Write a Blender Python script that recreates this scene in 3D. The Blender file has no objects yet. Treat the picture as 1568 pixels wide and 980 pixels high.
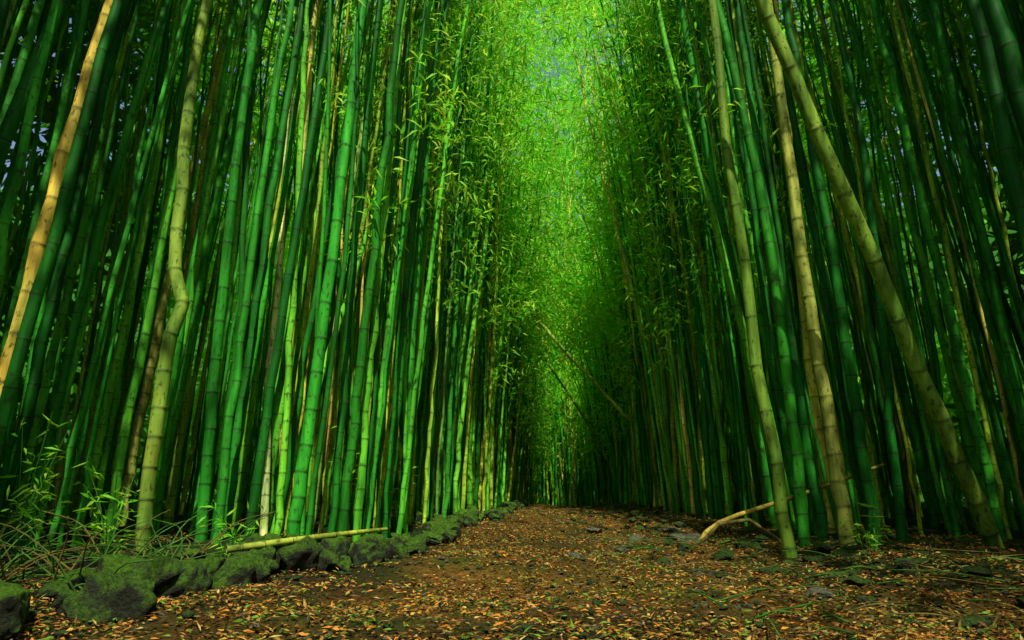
import bpy, math, numpy as np
from mathutils import Vector
rng = np.random.default_rng(11)
S = bpy.context.scene

# ------------------------------------------------------------------ helpers
def vnoise(x, y, f, seed):
    r = np.random.default_rng(seed).random((256, 256))
    x = np.asarray(x, float) * f + 1000.37; y = np.asarray(y, float) * f + 1000.71
    xi = np.floor(x).astype(int); yi = np.floor(y).astype(int)
    u = x - xi; v = y - yi
    u = u*u*(3-2*u); v = v*v*(3-2*v)
    g = lambda a, b: r[a % 256, b % 256]
    return (g(xi, yi)*(1-u)+g(xi+1, yi)*u)*(1-v) + (g(xi, yi+1)*(1-u)+g(xi+1, yi+1)*u)*v

LY = [-40, 0, 4.3, 5.2, 6, 8.4, 13, 16.3, 24, 30]; LX = [-1.6, -2.3, -2.2, -1.8, -1.2, -.75, -.3, .1, .9, 1.4]
RY = [-40, 0, 4.3, 5.6, 8.4, 16, 24, 30]; RX = [2.2, 3.0, 2.9, 2.6, 2.7, 2.8, 2.9, 3.0]
xl = lambda y: np.interp(y, LY, LX)
xr = lambda y: np.interp(y, RY, RX)

def gz(x, y):
    x = np.asarray(x, float); y = np.asarray(y, float)
    z = np.interp(y, [-200, 0, 4, 16, 19, 24, 34, 200], [0, 0, 0, .2, .2, 0, -.1, -.1])
    out = np.maximum(xl(y)-x, x-xr(y))
    z = z + .10*np.clip(out/.6, 0, 1)
    z = z + .12*(vnoise(x, y, .9, 1)-.5) + .08*(vnoise(x, y, 3.1, 2)-.5) + .04*(vnoise(x, y, 8, 3)-.5)
    R = np.sqrt(x*x+(y-5)**2)
    k = np.clip((R-46)/40, 0, 1); k = k*k*(3-2*k)
    z = z + k*(34+14*(vnoise(x, y, .04, 5)-.5)) + np.clip((R-40)/10, 0, 1)*1.6*(vnoise(x, y, .35, 6)-.5)
    return z

class MB:
    def __init__(s): s.v=[]; s.f=[]; s.c=[]; s.n=0
    def add(s, v, f, c):
        s.v.append(np.asarray(v, np.float32)); s.f.append(np.asarray(f, np.int32)+s.n)
        s.c.append(np.asarray(c, np.float32)); s.n += len(v)
    def build(s, name, mat, smooth=True):
        V=np.concatenate(s.v); F=np.concatenate(s.f); C=np.concatenate(s.c)
        me=bpy.data.meshes.new(name); k=F.shape[1]
        me.vertices.add(len(V)); me.vertices.foreach_set('co', V.ravel())
        me.loops.add(F.size); me.loops.foreach_set('vertex_index', F.ravel())
        me.polygons.add(len(F)); me.polygons.foreach_set('loop_start', np.arange(0, F.size, k, dtype=np.int32))
        me.polygons.foreach_set('loop_total', np.full(len(F), k, np.int32))
        me.polygons.foreach_set('use_smooth', np.full(len(F), smooth))
        a=me.attributes.new('tint','FLOAT_COLOR','POINT')
        a.data.foreach_set('color', np.concatenate([C, np.ones((len(C),1),np.float32)],1).ravel())
        me.update()
        ob=bpy.data.objects.new(name, me); S.collection.objects.link(ob); me.materials.append(mat)
        return ob

def tube(mb, P, R, C, sides):
    P=np.asarray(P,float); n=len(P)
    T=np.gradient(P,axis=0); T/=np.linalg.norm(T,axis=1)[:,None]+1e-9
    ref=np.array([1.,0,0]) if abs(T[:,2]).mean()>.6 else np.array([0,0,1.])
    A=np.cross(T,ref); A/=np.linalg.norm(A,axis=1)[:,None]+1e-9; B=np.cross(T,A)
    th=np.arange(sides)*2*np.pi/sides
    V=P[:,None,:]+np.asarray(R)[:,None,None]*(np.cos(th)[None,:,None]*A[:,None,:]+np.sin(th)[None,:,None]*B[:,None,:])
    i=np.arange(n-1)[:,None]*sides; j=np.arange(sides)[None,:]; j2=(j+1)%sides
    F=np.stack([i+j,i+j2,i+sides+j2,i+sides+j],-1).reshape(-1,4)
    mb.add(V.reshape(-1,3),F,np.repeat(np.broadcast_to(C,(n,3)),sides,axis=0))

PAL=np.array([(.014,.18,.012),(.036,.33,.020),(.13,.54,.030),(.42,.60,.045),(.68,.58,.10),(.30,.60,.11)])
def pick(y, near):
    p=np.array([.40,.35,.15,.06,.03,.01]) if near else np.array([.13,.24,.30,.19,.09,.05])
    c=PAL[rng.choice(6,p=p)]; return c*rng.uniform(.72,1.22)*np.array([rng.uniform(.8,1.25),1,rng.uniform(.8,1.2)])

def spine(kp, n=240):
    kp=np.asarray(kp,float); d=np.r_[0,np.cumsum(np.linalg.norm(np.diff(kp,axis=0),axis=1))]
    s=np.linspace(0,d[-1],n)
    out=np.stack([np.interp(s,d,kp[:,k]) for k in range(3)],1)
    w=max(3,n//(len(kp)*3))|1; ker=np.hanning(w+2)[1:-1]; ker/=ker.sum()
    pad=w//2
    for k in range(3):
        a=np.r_[2*out[0,k]-out[pad:0:-1,k],out[:,k],2*out[-1,k]-out[-2:-pad-2:-1,k]]
        out[:,k]=np.convolve(a,ker,'valid')
    return s,out

def cane(mb, path, r0, col, sides=10, detail=True, inter=.36, taper=.75):
    s,Pp=path; L=s[-1]
    nodes=[rng.uniform(.05,.2)]
    while nodes[-1]<L-.1:
        nodes.append(nodes[-1]+inter*(.6+.6*min(1,nodes[-1]/3))*rng.uniform(.85,1.15))
    nodes=np.array(nodes[:-1])
    if detail: off=np.array([-.04,-.008,0,.010,.03]); rm=np.array([1,1.01,1.10,1.01,.985]); cm=np.array([1,1.3,.45,.5,1.0])
    else: off=np.array([-.05,0,.03]); rm=np.array([1,1.08,.98]); cm=np.array([1.1,.55,1.])
    q=(nodes[:,None]+off*(r0/.07)).ravel(); rr=np.tile(rm,len(nodes)); cc=np.tile(cm,len(nodes))
    q=np.r_[0,q,L]; rr=np.r_[1.05,rr,.9]; cc=np.r_[.8,cc,1]
    q=np.clip(q,0,L)
    jit=np.repeat(rng.normal(0,.010,(len(nodes),2)),len(off),axis=0); jit=np.vstack([[0,0],jit,[0,0]])
    P=np.stack([np.interp(q,s,Pp[:,k]) for k in range(3)],1); P[:,:2]+=jit
    R=r0*(1-taper*(q/L)**1.4)*rr
    base=np.asarray(col)
    C=base[None,:]*cc[:,None]
    pale=(cc>1.25)[:,None]; C=np.where(pale, base*1.0+np.array([.05,.08,.04]), C)
    tone=np.repeat(rng.uniform(.7,1.25,len(nodes)),len(off)); tone=np.r_[1,tone,1]
    tube(mb,P,R,C*tone[:,None],sides)

def auto_path(x,y,H,lx,ly,bx,by):
    s=np.linspace(0,1,60)
    z0=float(gz(x,y))-.05
    wob=rng.normal(0,.06,2); ph=rng.uniform(0,6,2)
    X=x+lx*s*H+bx*s**2.6+wob[0]*np.sin(s*7+ph[0])-wob[0]*np.sin(ph[0])
    Y=y+ly*s*H+by*s**2.6+wob[1]*np.sin(s*6+ph[1])-wob[1]*np.sin(ph[1])
    droop=.06*(bx*bx+by*by)*s**5
    Z=z0+s*H-droop
    P=np.stack([X,Y,Z],1); d=np.r_[0,np.cumsum(np.linalg.norm(np.diff(P,axis=0),axis=1))]
    return d,P

def leaves(mb, C0, L, W, cols, droop=.45, flat=False, face=None):
    n=len(C0); d=rng.normal(0,1,(n,3)); d[:,2]=d[:,2]*.55-droop
    if flat: d[:,2]=rng.normal(0,.18,n)
    d/=np.linalg.norm(d,axis=1)[:,None]
    r=rng.normal(0,1,(n,3))
    if face is not None: r=np.asarray(face)+rng.normal(0,.5,(n,3))
    if flat: r=np.array([0,0,1.])+rng.normal(0,.35,(n,3))
    sd=np.cross(d,r); sd/=np.linalg.norm(sd,axis=1)[:,None]+1e-9
    nrm=np.cross(sd,d)
    L=np.broadcast_to(L,n)[:,None]; W=np.broadcast_to(W,n)[:,None]
    a=C0; b=C0+d*L*.38+sd*W*.5+nrm*L*.04; t=C0+d*L-nrm*L*.05+np.array([0,0,-.12])*L*(0 if flat else 1); c=C0+d*L*.38-sd*W*.5+nrm*L*.04
    V=np.stack([a,b,t,c],1).reshape(-1,3)
    mb.add(V,np.arange(4*n).reshape(-1,4),np.repeat(cols,4,axis=0))

def leafcol(n, bright=1.):
    k=rng.random(n)[:,None]
    c=np.array([.14,.84,.015])*(1-k)+np.array([.60,.96,.07])*k
    return c*rng.uniform(.75,1.03,(n,1))*bright

# ------------------------------------------------------------------ materials
def newmat(name):
    m=bpy.data.materials.new(name); m.use_nodes=True; nt=m.node_tree; nt.nodes.clear()
    o=nt.nodes.new('ShaderNodeOutputMaterial'); return m,nt,o
def N(nt,t,**k):
    n=nt.nodes.new(t)
    for a,b in k.items(): setattr(n,a,b)
    return n
def coords(nt,scale):
    g=N(nt,'ShaderNodeNewGeometry'); m=N(nt,'ShaderNodeMapping'); m.inputs['Scale'].default_value=scale
    nt.links.new(g.outputs['Position'],m.inputs['Vector']); return m.outputs[0]
def noise(nt,vec,scale,det=4,rough=.6):
    n=N(nt,'ShaderNodeTexNoise'); n.inputs['Scale'].default_value=scale; n.inputs['Detail'].default_value=det
    n.inputs['Roughness'].default_value=rough; nt.links.new(vec,n.inputs['Vector']); return n.outputs['Fac']
def ramp(nt,f,stops):
    r=N(nt,'ShaderNodeValToRGB'); e=r.color_ramp.elements
    while len(e)<len(stops): e.new(.5)
    for el,(p,c) in zip(e,stops): el.position=p; el.color=(*c,1)
    nt.links.new(f,r.inputs[0]); return r.outputs[0]
def mixc(nt,a,b,fac,mode='MIX'):
    m=N(nt,'ShaderNodeMix',data_type='RGBA',blend_type=mode)
    for s,v in ((m.inputs[0],fac),(m.inputs[6],a),(m.inputs[7],b)):
        if isinstance(v,(int,float)): s.default_value=v
        elif isinstance(v,tuple): s.default_value=(*v,1)
        else: nt.links.new(v,s)
    return m.outputs[2]

def cane_mat():
    m,nt,o=newmat('bamboo_culm'); p=N(nt,'ShaderNodeBsdfPrincipled')
    a=N(nt,'ShaderNodeAttribute',attribute_name='tint')
    s=noise(nt,coords(nt,(14,14,1.1)),1.,3,.65)
    s2=noise(nt,coords(nt,(2.2,2.2,1.6)),1.,2)
    c=mixc(nt,a.outputs['Color'],ramp(nt,s,[(.3,(.45,.5,.45)),(.55,(1,1,1)),(.8,(1.6,1.35,1.3))]),1.,'MULTIPLY')
    c=mixc(nt,c,ramp(nt,s2,[(.3,(.6,.75,.7)),(.6,(1.1,1.1,1)),(.75,(1.6,1.3,1.2))]),1.,'MULTIPLY')
    spots=noise(nt,coords(nt,(9,9,5)),3.,2)
    c=mixc(nt,c,(.03,.04,.015),ramp(nt,spots,[(.56,(0,0,0)),(.70,(.8,.8,.8))]))
    nt.links.new(c,p.inputs['Base Color']); 
    p.inputs['Roughness'].default_value=.6
    p.inputs['Specular IOR Level'].default_value=.12
    nt.links.new(p.outputs[0],o.inputs[0]); return m
def leaf_mat(name,trans,rough=.5):
    m,nt,o=newmat(name); p=N(nt,'ShaderNodeBsdfPrincipled'); a=N(nt,'ShaderNodeAttribute',attribute_name='tint')
    nt.links.new(a.outputs['Color'],p.inputs['Base Color']); p.inputs['Roughness'].default_value=rough
    p.inputs['Specular IOR Level'].default_value=.2
    if trans>0:
        t=N(nt,'ShaderNodeBsdfTranslucent'); 
        nt.links.new(mixc(nt,a.outputs['Color'],(1.2,1.04,.9),1.,'MULTIPLY'),t.inputs['Color'])
        mx=N(nt,'ShaderNodeMixShader'); mx.inputs[0].default_value=trans
        nt.links.new(p.outputs[0],mx.inputs[1]); nt.links.new(t.outputs[0],mx.inputs[2]); nt.links.new(mx.outputs[0],o.inputs[0])
    else: nt.links.new(p.outputs[0],o.inputs[0])
    return m
def ground_mat():
    m,nt,o=newmat('forest_floor'); p=N(nt,'ShaderNodeBsdfPrincipled'); a=N(nt,'ShaderNodeAttribute',attribute_name='tint')
    n1=noise(nt,coords(nt,(1,1,1)),9.,8,.75); n2=noise(nt,coords(nt,(1,1,1)),45.,5,.7); n3=noise(nt,coords(nt,(1,1,1)),1.3,4)
    c=mixc(nt,a.outputs['Color'],ramp(nt,n1,[(.3,(.35,.4,.35)),(.55,(1,1,1)),(.75,(1.7,1.4,1.1))]),1.,'MULTIPLY')
    c=mixc(nt,c,ramp(nt,n2,[(.35,(.3,.35,.3)),(.6,(1.3,1.2,1.1))]),1.,'MULTIPLY')
    c=mixc(nt,c,ramp(nt,n3,[(.35,(.45,1.0,.4)),(.65,(1.2,1,.9))]),1.,'MULTIPLY')
    nt.links.new(c,p.inputs['Base Color']); p.inputs['Roughness'].default_value=.75; p.inputs['Specular IOR Level'].default_value=.2
    b=N(nt,'ShaderNodeBump'); b.inputs['Strength'].default_value=.9; b.inputs['Distance'].default_value=.05
    h=N(nt,'ShaderNodeMath',operation='ADD'); nt.links.new(n1,h.inputs[0]); nt.links.new(n2,h.inputs[1])
    nt.links.new(h.outputs[0],b.inputs['Height']); nt.links.new(b.outputs[0],p.inputs['Normal'])
    nt.links.new(p.outputs[0],o.inputs[0]); return m
def rock_mat(name,lo,hi):
    m,nt,o=newmat(name); p=N(nt,'ShaderNodeBsdfPrincipled')
    v=coords(nt,(1,1,1)); n1=noise(nt,v,6.,8,.75); n2=noise(nt,v,35.,6,.7)
    st=ramp(nt,n2,[(.3,lo),(.7,hi)]); ms=ramp(nt,n2,[(.3,(.010,.06,.003)),(.7,(.16,.36,.012))])
    g=N(nt,'ShaderNodeNewGeometry'); sp=N(nt,'ShaderNodeSeparateXYZ'); nt.links.new(g.outputs['Normal'],sp.inputs[0])
    ad=N(nt,'ShaderNodeMath',operation='MULTIPLY_ADD'); nt.links.new(sp.outputs['Z'],ad.inputs[0]); ad.inputs[1].default_value=.3; nt.links.new(n1,ad.inputs[2])
    a=N(nt,'ShaderNodeAttribute',attribute_name='tint')
    f=mixc(nt,ramp(nt,ad.outputs[0],[(.50,(0,0,0)),(.68,(1,1,1))]),a.outputs['Color'],1.,'MULTIPLY')
    nt.links.new(mixc(nt,st,ms,f),p.inputs['Base Color']); p.inputs['Roughness'].default_value=.8; p.inputs['Specular IOR Level'].default_value=.2
    b=N(nt,'ShaderNodeBump'); b.inputs['Strength'].default_value=1.; b.inputs['Distance'].default_value=.07
    h=N(nt,'ShaderNodeMath',operation='ADD'); nt.links.new(n1,h.inputs[0]); nt.links.new(n2,h.inputs[1])
    nt.links.new(h.outputs[0],b.inputs['Height']); nt.links.new(b.outputs[0],p.inputs['Normal'])
    nt.links.new(p.outputs[0],o.inputs[0]); return m
M_cane=cane_mat(); M_leaf=leaf_mat('bamboo_leaf',.5); M_lit=leaf_mat('dead_leaf',0,.6); M_gr=ground_mat()
M_rock=rock_mat('mossy_stone',(.008,.012,.006),(.06,.07,.035)); M_pale=rock_mat('bare_stone',(.04,.045,.03),(.26,.26,.18))

# ------------------------------------------------------------------ ground
def axis(lo,hi,fine,far):
    a=list(np.arange(lo,hi,fine)); s=fine; 
    while a[-1]<far: s*=1.12; a.append(a[-1]+s)
    s=fine; b=[]; c=lo
    while c>-far: s*=1.12; c-=s; b.append(c)
    return np.array(b[::-1]+a)
ax=axis(-4.5,5.0,.06,220); ay=axis(2.5,19,.06,220)
X,Y=np.meshgrid(ax,ay); Z=gz(X,Y)
out=np.maximum(xl(Y)-X,X-xr(Y))+.7*(vnoise(X,Y,1.7,9)-.5)
k=np.clip(out/.8+.45,0,1)[...,None]
litter=vnoise(X,Y,1.1,21)[...,None]
pathc=np.array([.19,.10,.018])*(.35+1.*litter); side=np.array([.025,.05,.008])
C=pathc*(1-k)+side*k
R=np.sqrt(X*X+(Y-5)**2); kk=np.clip((R-25)/15,0,1)[...,None]
C=C*(1-kk)+np.array([.03,.16,.006])*kk
nx,ny=len(ax),len(ay); i=(np.arange(ny-1)[:,None]*nx+np.arange(nx-1)[None,:]).ravel()
g=MB(); g.add(np.stack([X,Y,Z],-1).reshape(-1,3),np.stack([i,i+1,i+nx+1,i+nx],1),C.reshape(-1,3)); g.build('forest_ground',M_gr)

# ------------------------------------------------------------------ bamboo groves
nearL,nearR,farG=MB(),MB(),MB(); FOL=MB(); TW=MB()
foliage_pts=[]; sprays=[]
def add_foliage(path, k, tmin, spread, y):
    s,P=path
    for t in rng.uniform(tmin,1,k)**.8:
        p=np.array([np.interp(t*s[-1],s,P[:,q]) for q in range(3)])
        dr=rng.normal(0,1,3); dr[2]=abs(dr[2])*.3-.1; dr/=np.linalg.norm(dr)
        ln=rng.uniform(.3,1.)*spread
        e=p+dr*ln+np.array([0,0,-.1*ln])
        # the gap above the path stays mostly open
        if 3<e[1]<29 and xl(e[1])-.5<e[0]<xr(e[1])+.3 and rng.random()<.85: continue
        if e[1]<=3 and xl(e[1])-.3<e[0]<xr(e[1])+.3 and rng.random()<.6: continue
        if y<24: tube(TW,[p,(p+e)/2+[0,0,.05],e],[.010,.007,.004],np.array([.06,.25,.02]),3)
        foliage_pts.append((p+(e-p)*.6,e,ln))
def side_spray(path,sgn):
    # a thin leafy side branch reaching towards the light of the path
    s,P=path; t=rng.uniform(.25,.85)*s[-1]
    p=np.array([np.interp(t,s,P[:,q]) for q in range(3)])
    e=p+np.array([-sgn*rng.uniform(.1,1.0),rng.normal(-.2,.4),rng.uniform(-.1,.4)])
    tube(TW,[p,(p+e)/2+[0,0,.06],e],[.008,.005,.003],np.array([.10,.30,.02]),3)
    sprays.append((p+(e-p)*.35,e,1))
def edge(y): return float(np.interp(y,[0,9,14,40],[.75,.55,.3,.2]))
def side_grove(sgn,n,y0,y1,depth):
    for _ in range(n):
        y=rng.uniform(y0,y1)
        off=edge(y)+depth*rng.random()**1.4
        x=float(xl(y)-off if sgn<0 else xr(y)+off)
        if math.hypot(x,y)<4.3: continue
        if sgn<0 and y<6.5 and x>-4.1: continue
        if sgn>0 and y<6.8 and x<4.9: continue
        H=float(np.interp(y,[5,9,13,17,22,28],[15.5,14.,11.4,8.8,6.8,6.0]))*rng.uniform(.85,1.2)
        if off>4 and y>13: H=rng.uniform(10,13.)
        lean=rng.normal(.022 if sgn<0 else (.04 if y<12 else .03),.028)*(-sgn)
        if rng.random()<.03: lean+=rng.normal(0,.10)
        bend=-sgn*rng.uniform(-.5,1.1)
        ly=rng.normal(-.01,.03)
        p=auto_path(x,y,H,lean,ly,bend,rng.normal(-.2,.8))
        near=y<13
        mb=nearL if sgn<0 else nearR
        r=rng.choice([rng.uniform(.020,.034),rng.uniform(.034,.050),rng.uniform(.050,.068)],p=[.45,.44,.11])
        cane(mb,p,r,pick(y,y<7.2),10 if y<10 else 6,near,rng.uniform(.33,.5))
        if y>8.5: add_foliage(p,int(rng.integers(2,5)),.62,1.2,y)
        else: add_foliage(p,int(rng.integers(5,9)),.5,1.3,y)
        if y>6.5 and off<2.2:
            for _k in range(int(rng.integers(2,5))): side_spray(p,sgn)
side_grove(-1,900,2.2,29,7); side_grove(1,850,2.2,29,7)
side_grove(-1,150,10,26,2.5); side_grove(1,150,10,26,2.5)
for x,y,r in [(3.05,6.9,.062),(3.35,7.1,.055),(3.45,6.75,.072),(3.8,7.0,.05),(3.75,6.8,.06),(4.2,7.1,.05),(-2.75,6.9,.05),(-3.0,6.7,.045),(-3.3,7.0,.06),
              (4.35,4.6,.075),(4.1,4.75,.06),(4.7,4.9,.07),(-4.3,4.7,.07),(-4.0,4.9,.05)]:
    p=auto_path(x,y,15,-np.sign(x)*rng.uniform(.0,.04),0,-np.sign(x)*.6,0)
    cane(nearR if x>0 else nearL,p,r,PAL[0]*.7 if y<5 else pick(y,True),12,True,.42); add_foliage(p,5,.5,1.2,y)
# the grove continues behind the viewpoint
c=0
while c<140:
    x=rng.uniform(-10,10); y=rng.uniform(-11,2.2)
    if not((x<xl(y)-.6 or x>xr(y)+.6) and math.hypot(x,y)>4): continue
    c+=1
    p=auto_path(x,y,rng.uniform(12,16),-np.sign(x)*.04,0,-np.sign(x)*rng.uniform(0,1.8),0)
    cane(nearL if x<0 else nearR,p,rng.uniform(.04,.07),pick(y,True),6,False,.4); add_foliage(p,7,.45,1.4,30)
# closing of the corridor and deep forest
c=0
while c<540:
    x=rng.uniform(-12,14); y=rng.uniform(28.5,39)
    if c<220: x=rng.uniform(-4,8); y=rng.uniform(27.0,31)
    c+=1
    p=auto_path(x,y,rng.uniform(14,25) if y>30 else rng.uniform(6,14),rng.normal(0,.05),rng.normal(0,.03),rng.normal(0,1.5),rng.normal(-.5,1))
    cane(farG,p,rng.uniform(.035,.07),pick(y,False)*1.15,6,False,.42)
    if y>30: add_foliage(p,6,.3,1.8,40)
nearL.build('bamboo_grove',M_cane); nearR.build('bamboo_grove',M_cane); farG.build('bamboo_grove',M_cane)

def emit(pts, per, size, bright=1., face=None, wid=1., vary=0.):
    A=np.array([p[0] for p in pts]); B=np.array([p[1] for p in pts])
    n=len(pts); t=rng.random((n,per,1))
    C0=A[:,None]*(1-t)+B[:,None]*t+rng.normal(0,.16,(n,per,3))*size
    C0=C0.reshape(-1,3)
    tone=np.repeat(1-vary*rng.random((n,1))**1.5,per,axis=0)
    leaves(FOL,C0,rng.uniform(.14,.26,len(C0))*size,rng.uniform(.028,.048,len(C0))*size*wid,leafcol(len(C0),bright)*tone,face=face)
near=[p for p in foliage_pts if p[1][1]<12]; far=[p for p in foliage_pts if p[1][1]>=12]
F_=(0,-.9,.4)
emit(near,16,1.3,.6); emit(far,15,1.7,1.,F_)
emit(sprays,18,.9,1.,(0,-.6,.7))
# boughs along both flanks of the gap and hanging into it
e1=[];e2=[]
for _ in range(760):
    y=9+14*rng.random()**1.2; L_,R_=float(xl(y)),float(xr(y))
    zt=float(np.interp(y,[9,13,17,22,28],[14.,12.5,10.,8.,7]))
    z=rng.uniform(min(zt-2,4.+.08*(y-10)+(3. if y<14 else 0)),zt)
    x=(L_+rng.normal(-.3,.7)) if rng.random()<.5 else (R_-rng.normal(-.3,.7))
    if rng.random()<.10: x=rng.uniform(L_,R_)
    a=np.array([x,y,z]); d=rng.normal(0,1,3)*np.array([.6,.6,.2]); (e1 if y<14 else e2).append((a,a+d,1))
# crowns meeting over the path
for _ in range(230):
    y=rng.uniform(11,18); x=rng.uniform(float(xl(y))-2.2,float(xr(y))+2.2); z=y*rng.uniform(.84,1.02)+rng.uniform(.3,1.2)
    a=np.array([x,y,z]); d=rng.normal(0,1,3)*np.array([.8,.6,.2]); (e1 if y<14 else e2).append((a,a+d,1))
emit(e1,30,1.15,1.05,F_,1.,.3); emit(e2,28,1.5,1.05,F_,1.,.3)
# sunlit wall of foliage where the path bends away, in clumps
ex=[]
for _ in range(520):
    cx=rng.uniform(-10,13); cz=rng.uniform(1.8,36); cy=27.2+.20*max(0,cz-3)+rng.exponential(1.8)
    for _k in range(5):
        a=np.array([cx,cy,cz])+rng.normal(0,1,3)*np.array([.75,.5,.55]); d=rng.normal(0,1,3)*np.array([.8,.5,.35]); ex.append((a,a+d,1))
emit(ex,26,2.0,1.05,F_,1.1,.35)
ex=[]
for _ in range(900):
    x=rng.uniform(-14,17); z=rng.uniform(4,46); y=38+.1*z+rng.uniform(0,2)
    a=np.array([x,y,z]); d=rng.normal(0,1,3)*np.array([1.4,.6,.7]); ex.append((a,a+d,1))
emit(ex,26,3.4,1.05,F_,1.4)
# canopy clusters added above and beside the viewpoint, mostly unseen, to shade the foreground
ex=[]
for _ in range(1250):
    y=rng.uniform(-9,15); x=rng.choice([-1,1])*rng.uniform(3.6 if y<9 else 5.5,12)+.3; z=rng.uniform(9 if abs(x)>7 else 11,16)
    a=np.array([x,y,z]); d=rng.normal(0,1,3)*np.array([.8,.8,.3]); ex.append((a,a+d,1))
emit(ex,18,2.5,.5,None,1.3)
# undergrowth curtain on the outer flanks of the grove
for y0,y1,n,b in ((-6,13,2000,.35),(13,34,1300,.95)):  # shade of the nearer flanks painted into darker leaf colour
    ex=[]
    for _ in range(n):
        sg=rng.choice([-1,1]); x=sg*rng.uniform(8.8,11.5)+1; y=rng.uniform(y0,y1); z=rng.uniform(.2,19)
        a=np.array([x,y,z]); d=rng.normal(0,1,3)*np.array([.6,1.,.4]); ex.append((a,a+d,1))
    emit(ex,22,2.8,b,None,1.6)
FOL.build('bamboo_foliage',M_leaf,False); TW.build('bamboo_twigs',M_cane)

# ------------------------------------------------------------------ individual culms
def hero(kp,r,col,name='bamboo_cane',inter=.38,taper=.3,sides=14,leaf=False):
    mb=MB(); cane(mb,spine(kp),r,np.array(col),sides,True,inter,taper); mb.build(name,M_cane)
hero([(4.85,6.6,-.05),(4.62,6.45,.5),(4.39,6.35,1.05),(4.10,6.2,1.82),(3.74,6.,2.79),(3.36,5.8,3.63),(3.0,5.65,4.6),(2.67,5.5,5.5),(2.2,5.3,6.8),(1.6,5,8.4),(.6,4.6,10.5)],.080,(.26,.44,.05),inter=.55,taper=.35)
hero([(2.72,6.5,-.05),(2.66,6.5,1.),(2.58,6.5,1.87),(2.57,6.5,2.9),(2.52,6.5,3.9),(2.5,6.5,4.9),(2.5,6.5,6.6),(2.3,6.4,9),(1.6,6.2,12)],.064,(.16,.30,.03),inter=.6,taper=.5)
hero([(-3.5,6.3,-.05),(-3.5,6.2,1.36),(-3.52,6.2,2.16),(-3.40,6.2,2.53),(-3.53,6.2,2.95),(-3.62,6.2,4.14),(-3.66,6.2,5.76),(-3.4,6.2,9),(-2.7,6.2,12)],.07,(.22,.34,.04),taper=.5)
hero([(-2.97,7.9,-.05),(-3.09,7.9,1.87),(-3.13,7.9,3.9),(-3.2,7.9,6.7),(-3.1,7.8,10)],.048,(.78,.85,.30),taper=.5)
hero([(-1.9,11.5,-.05),(-2.02,11.5,1.3),(-2.39,11.5,3.4),(-2.9,11.5,5.8),(-3.24,11.5,7.85),(-3.3,11.5,11)],.06,(.70,.68,.09),taper=.5)
hero([(-3.15,10,0),(-3.1,10,4),(-2.9,10,8),(-2.4,10,12)],.07,(.42,.46,.05),taper=.5)
hero([(-1.55,12.5,0),(-1.5,12.5,4),(-1.2,12.4,9),(-.9,12.3,12)],.06,(.55,.58,.06),taper=.5)
hero([(4.1,16,0.),(3.4,16,1.9),(1.13,16,4.46),(-.96,16,7.),(-2.5,16,9.4)],.05,(.4,.55,.08),taper=.4)
hero([(3.6,20,0.),(2.6,20,2.4),(.6,20,5.5),(-1.2,20,7.6)],.04,(.3,.5,.06),taper=.4)
hero([(3.2,13,0),(3.0,13,3),(2.2,13,7),(1.5,13,11)],.055,(.5,.62,.08),taper=.5)
hero([(4.2,13,0),(3.9,13,4),(2.6,13,8.5),(2.0,13,11)],.06,(.5,.55,.08),taper=.5)
# fallen culms
hero([(-2.15,5.0,.27),(-1.8,5.25,.31),(-1.5,5.7,.33),(-1.22,6.4,.33)],.026,(.36,.42,.05),'fallen_bamboo_cane',.3,.3)
hero([(2.03,7.15,.15),(2.16,7.13,.31),(2.45,7.12,.43),(3.1,7.12,.62),(3.71,7.15,.82),(4.14,7.15,.97)],.026,(.36,.31,.05),'fallen_bamboo_cane',.3,.3)
hero([(1.98,7.0,.16),(2.2,6.9,.36),(2.5,6.85,.40),(2.8,6.85,.15)],.022,(.18,.15,.04),'fallen_bamboo_cane',.4,.3)

# ------------------------------------------------------------------ rocks
import bmesh
def ico(sub):
    bm=bmesh.new(); bmesh.ops.create_icosphere(bm,subdivisions=sub,radius=1); 
    v=np.array([x.co[:] for x in bm.verts]); f=np.array([[q.index for q in x.verts] for x in bm.faces]); bm.free(); return v,f
IV,IF=ico(4); IV2,IF2=ico(2)
def rock(mb,x,y,sx,sy,sz,V=IV,F=IF,moss=1.,sink=.25):
    w=V.copy(); s=rng.uniform(0,50)
    for _ in range(13):
        d=rng.normal(0,1,3); d/=np.linalg.norm(d); h=rng.uniform(.45,.85)
        e=w@d-h; w-=np.clip(e,0,None)[:,None]*d*.95
    w*=1+.22*(vnoise(w[:,0]+s,w[:,1]+w[:,2]*1.3,2.5,int(s))-.5)[:,None]+.14*(vnoise(w[:,0]*1.+s,w[:,1]-w[:,2],7,int(s)+60)-.5)[:,None]
    a=rng.uniform(0,6.28); w=w*[sx,sy,sz]; c,q=math.cos(a),math.sin(a)
    w=np.stack([w[:,0]*c-w[:,1]*q,w[:,0]*q+w[:,1]*c,w[:,2]],1)
    w+=[x,y,float(gz(x,y))+sz*(1-2*sink)]
    mb.add(w,F,np.full((len(w),3),moss))
mb=MB()
for y in np.r_[np.arange(3.5,9,.11),np.arange(9,19,.2)]:
    x=float(xl(y))-rng.uniform(-.12,.3); s=rng.uniform(.07,.17)*(1.2 if y<7 else 1.05)
    rock(mb,x,y+rng.normal(0,.08),s*rng.uniform(.9,1.4),s,s*rng.uniform(.7,1.1),moss=rng.uniform(.6,1))
    if rng.random()<.85: s*=rng.uniform(.5,1); rock(mb,x-rng.uniform(.15,1.0),y+rng.normal(0,.1),s,s*.8,s*.7,moss=rng.uniform(.6,1))
mb.build('mossy_stone_border',M_rock)
mb=MB()
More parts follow.
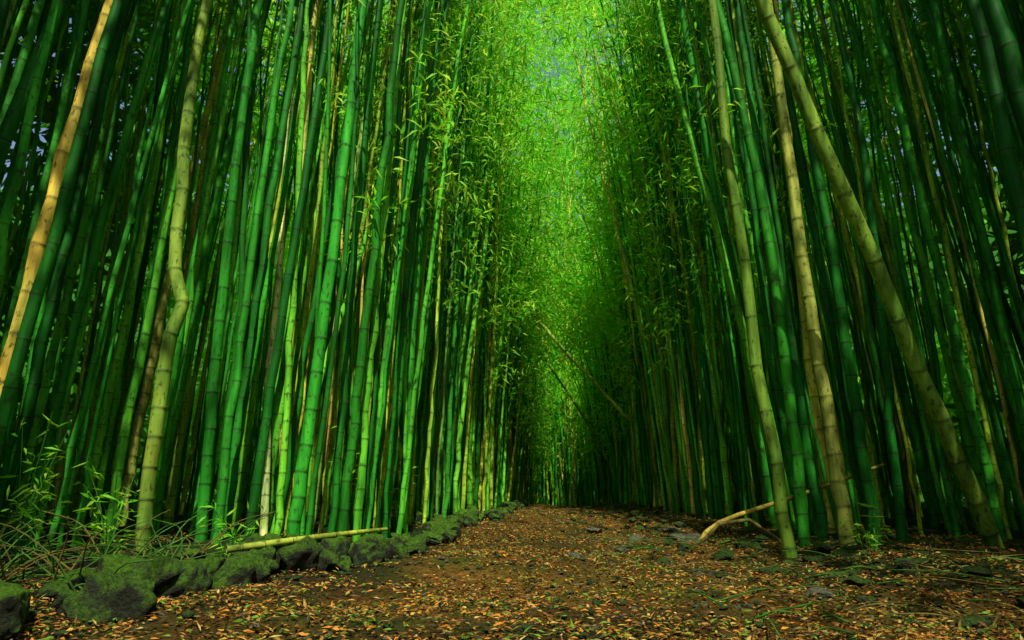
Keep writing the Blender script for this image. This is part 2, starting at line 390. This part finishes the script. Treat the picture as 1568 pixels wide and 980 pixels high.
for _ in range(170):
    y=rng.uniform(3.5,17); x=float(xr(y))+rng.normal(-.2,.6); s=rng.uniform(.03,.11); rock(mb,x,y,s*1.4,s,s*.6,moss=.4)
mb.build('stone_row',M_rock)
for x,y,s in [(2.0,7.6,.24),(1.55,8.2,.17),(1.6,5.4,.13),(2.3,9.5,.2),(1.2,9.6,.13),(1.15,7.0,.09),(.55,5.9,.07),(2.1,4.6,.11)]:
    mb=MB(); rock(mb,x,y,s*1.3,s,s*.5,moss=.1); mb.build('rock',M_pale)
mb=MB()
for _ in range(2400):
    y=3+14*rng.random()**1.2; x=rng.uniform(xl(y),xr(y)+.6); s=rng.uniform(.010,.045)*rng.uniform(.4,1); rock(mb,x,y,s*1.3,s,s*.6,IV2,IF2,moss=.3)
mb.build('path_gravel',M_rock)
mb=MB()
for _ in range(800):
    y=3+14*rng.random()**1.2; x=rng.uniform(xl(y)+.5,xr(y)+.4); s=rng.uniform(.008,.035)*rng.uniform(.4,1); rock(mb,x,y,s*1.3,s,s*.6,IV2,IF2,moss=.1)
mb.build('pale_gravel',M_pale)

# ------------------------------------------------------------------ leaf litter
mb=MB(); n=160000
y=2.8+15*rng.random(n)**1.3; x=rng.uniform(-4.5,5.2,n)
keep=(x>xl(y)-.9)|(rng.random(n)<.35); x=x[keep]; y=y[keep]
dens=vnoise(x,y,1.3,31)*.6+vnoise(x,y,4,32)*.4; keep=dens>.17+rng.random(len(x))*.5; x=x[keep]; y=y[keep]; n=len(x)
pal=np.array([(.68,.27,.03),(.54,.33,.06),(.32,.13,.025),(.58,.48,.14),(.15,.30,.02),(.06,.05,.02)])
lc=pal[rng.choice(6,n,p=[.21,.18,.24,.05,.17,.15])]*rng.uniform(.3,1.0,(n,1))
leaves(mb,np.stack([x,y,gz(x,y)+rng.uniform(.006,.03,n)],1),rng.uniform(.02,.065,n),rng.uniform(.009,.020,n),lc,flat=True)
mb.build('leaf_litter',M_lit,False)
mb=MB()
for _ in range(260):
    a=rng.random()
    if a<.5: x,y=rng.uniform(-4.2,-2.4),rng.uniform(4.0,5.6)
    else: x,y=rng.uniform(1.0,4.5),rng.uniform(3.4,8)
    L=rng.uniform(.2,.8); an=rng.uniform(0,6.28); up=rng.uniform(0,.5) if a<.5 else rng.uniform(0,.08)
    z=float(gz(x,y))+.02; q=rng.normal(0,.05,3)
    P=[(x,y,z),(x+L*.5*math.cos(an)+q[0],y+L*.5*math.sin(an),z+up*.7+.02),(x+L*math.cos(an),y+L*math.sin(an)+q[1],z+up*.9)]
    tube(mb,spine(P,9)[1],np.linspace(.007,.003,9),np.array([.06,.16,.02]) if rng.random()<.6 else np.array([.15,.12,.03]),5)
mb.build('fallen_twigs',M_cane)
def shoot(x,y,z,h,k):
    m1=MB(); tops=[]
    for _ in range(k):
        a=rng.uniform(0,6.28); e=np.array([x+.25*math.cos(a),y+.25*math.sin(a),z+h*rng.uniform(.5,1)])
        tube(m1,spine([(x,y,z),(x+.08*math.cos(a),y+.08*math.sin(a),z+h*.45),tuple(e)],8)[1],np.linspace(.008,.003,8),np.array([.08,.28,.04]),4)
        tops.append(e)
    T=np.array(tops); nn=14
    t=rng.uniform(.35,1,(k,nn,1)); C0=(np.array([x,y,z])*(1-t)+T[:,None]*t+rng.normal(0,.04,(k,nn,3))).reshape(-1,3)
    leaves(m1,C0,rng.uniform(.08,.17,len(C0)),rng.uniform(.015,.026,len(C0)),leafcol(len(C0),.9),droop=.1)
    m1.build('bamboo_shoot',M_leaf,False)
for a in [(-1.95,8.0,.1,1.6,9),(-1.6,9.0,.1,1.2,7),(-3.1,5.1,.05,1.1,6),(-3.9,5.2,.05,1.3,7),(-1.5,13,.2,1.2,6),(-2.5,6.0,.1,.5,5),(3.4,6.2,.1,.5,4)]: shoot(*a)

# ------------------------------------------------------------------ light, sky, camera
el,az=math.radians(54),math.radians(175)   # azimuth clockwise from +Y
d=Vector((math.sin(az)*math.cos(el),math.cos(az)*math.cos(el),math.sin(el)))
sun=bpy.data.lights.new('sun','SUN'); sun.energy=5; sun.angle=math.radians(.5); sun.color=(1,.97,.82)
so=bpy.data.objects.new('sun',sun); so.rotation_euler=d.to_track_quat('Z','Y').to_euler(); S.collection.objects.link(so)
w=bpy.data.worlds.new('World'); S.world=w; w.use_nodes=True; nt=w.node_tree; nt.nodes.clear()
sk=nt.nodes.new('ShaderNodeTexSky'); sk.sky_type='NISHITA'; sk.sun_disc=False; sk.sun_elevation=el; sk.sun_rotation=az
sk.dust_density=2; sk.ozone_density=0; sk.air_density=1.
bg=nt.nodes.new('ShaderNodeBackground'); bg.inputs[1].default_value=.15; ow=nt.nodes.new('ShaderNodeOutputWorld')
nt.links.new(sk.outputs[0],bg.inputs[0]); nt.links.new(bg.outputs[0],ow.inputs[0])
cam=bpy.data.cameras.new('camera'); cam.lens=22; cam.sensor_width=36; cam.clip_end=800; cam.clip_start=.05
co=bpy.data.objects.new('camera',cam); co.location=(0,0,.72); co.rotation_euler=(math.radians(105),0,0); S.collection.objects.link(co); S.camera=co
S.view_settings.view_transform='Standard'; S.view_settings.look='None'; S.view_settings.exposure=0
print('leaves', sum(len(f) for f in FOL.f))
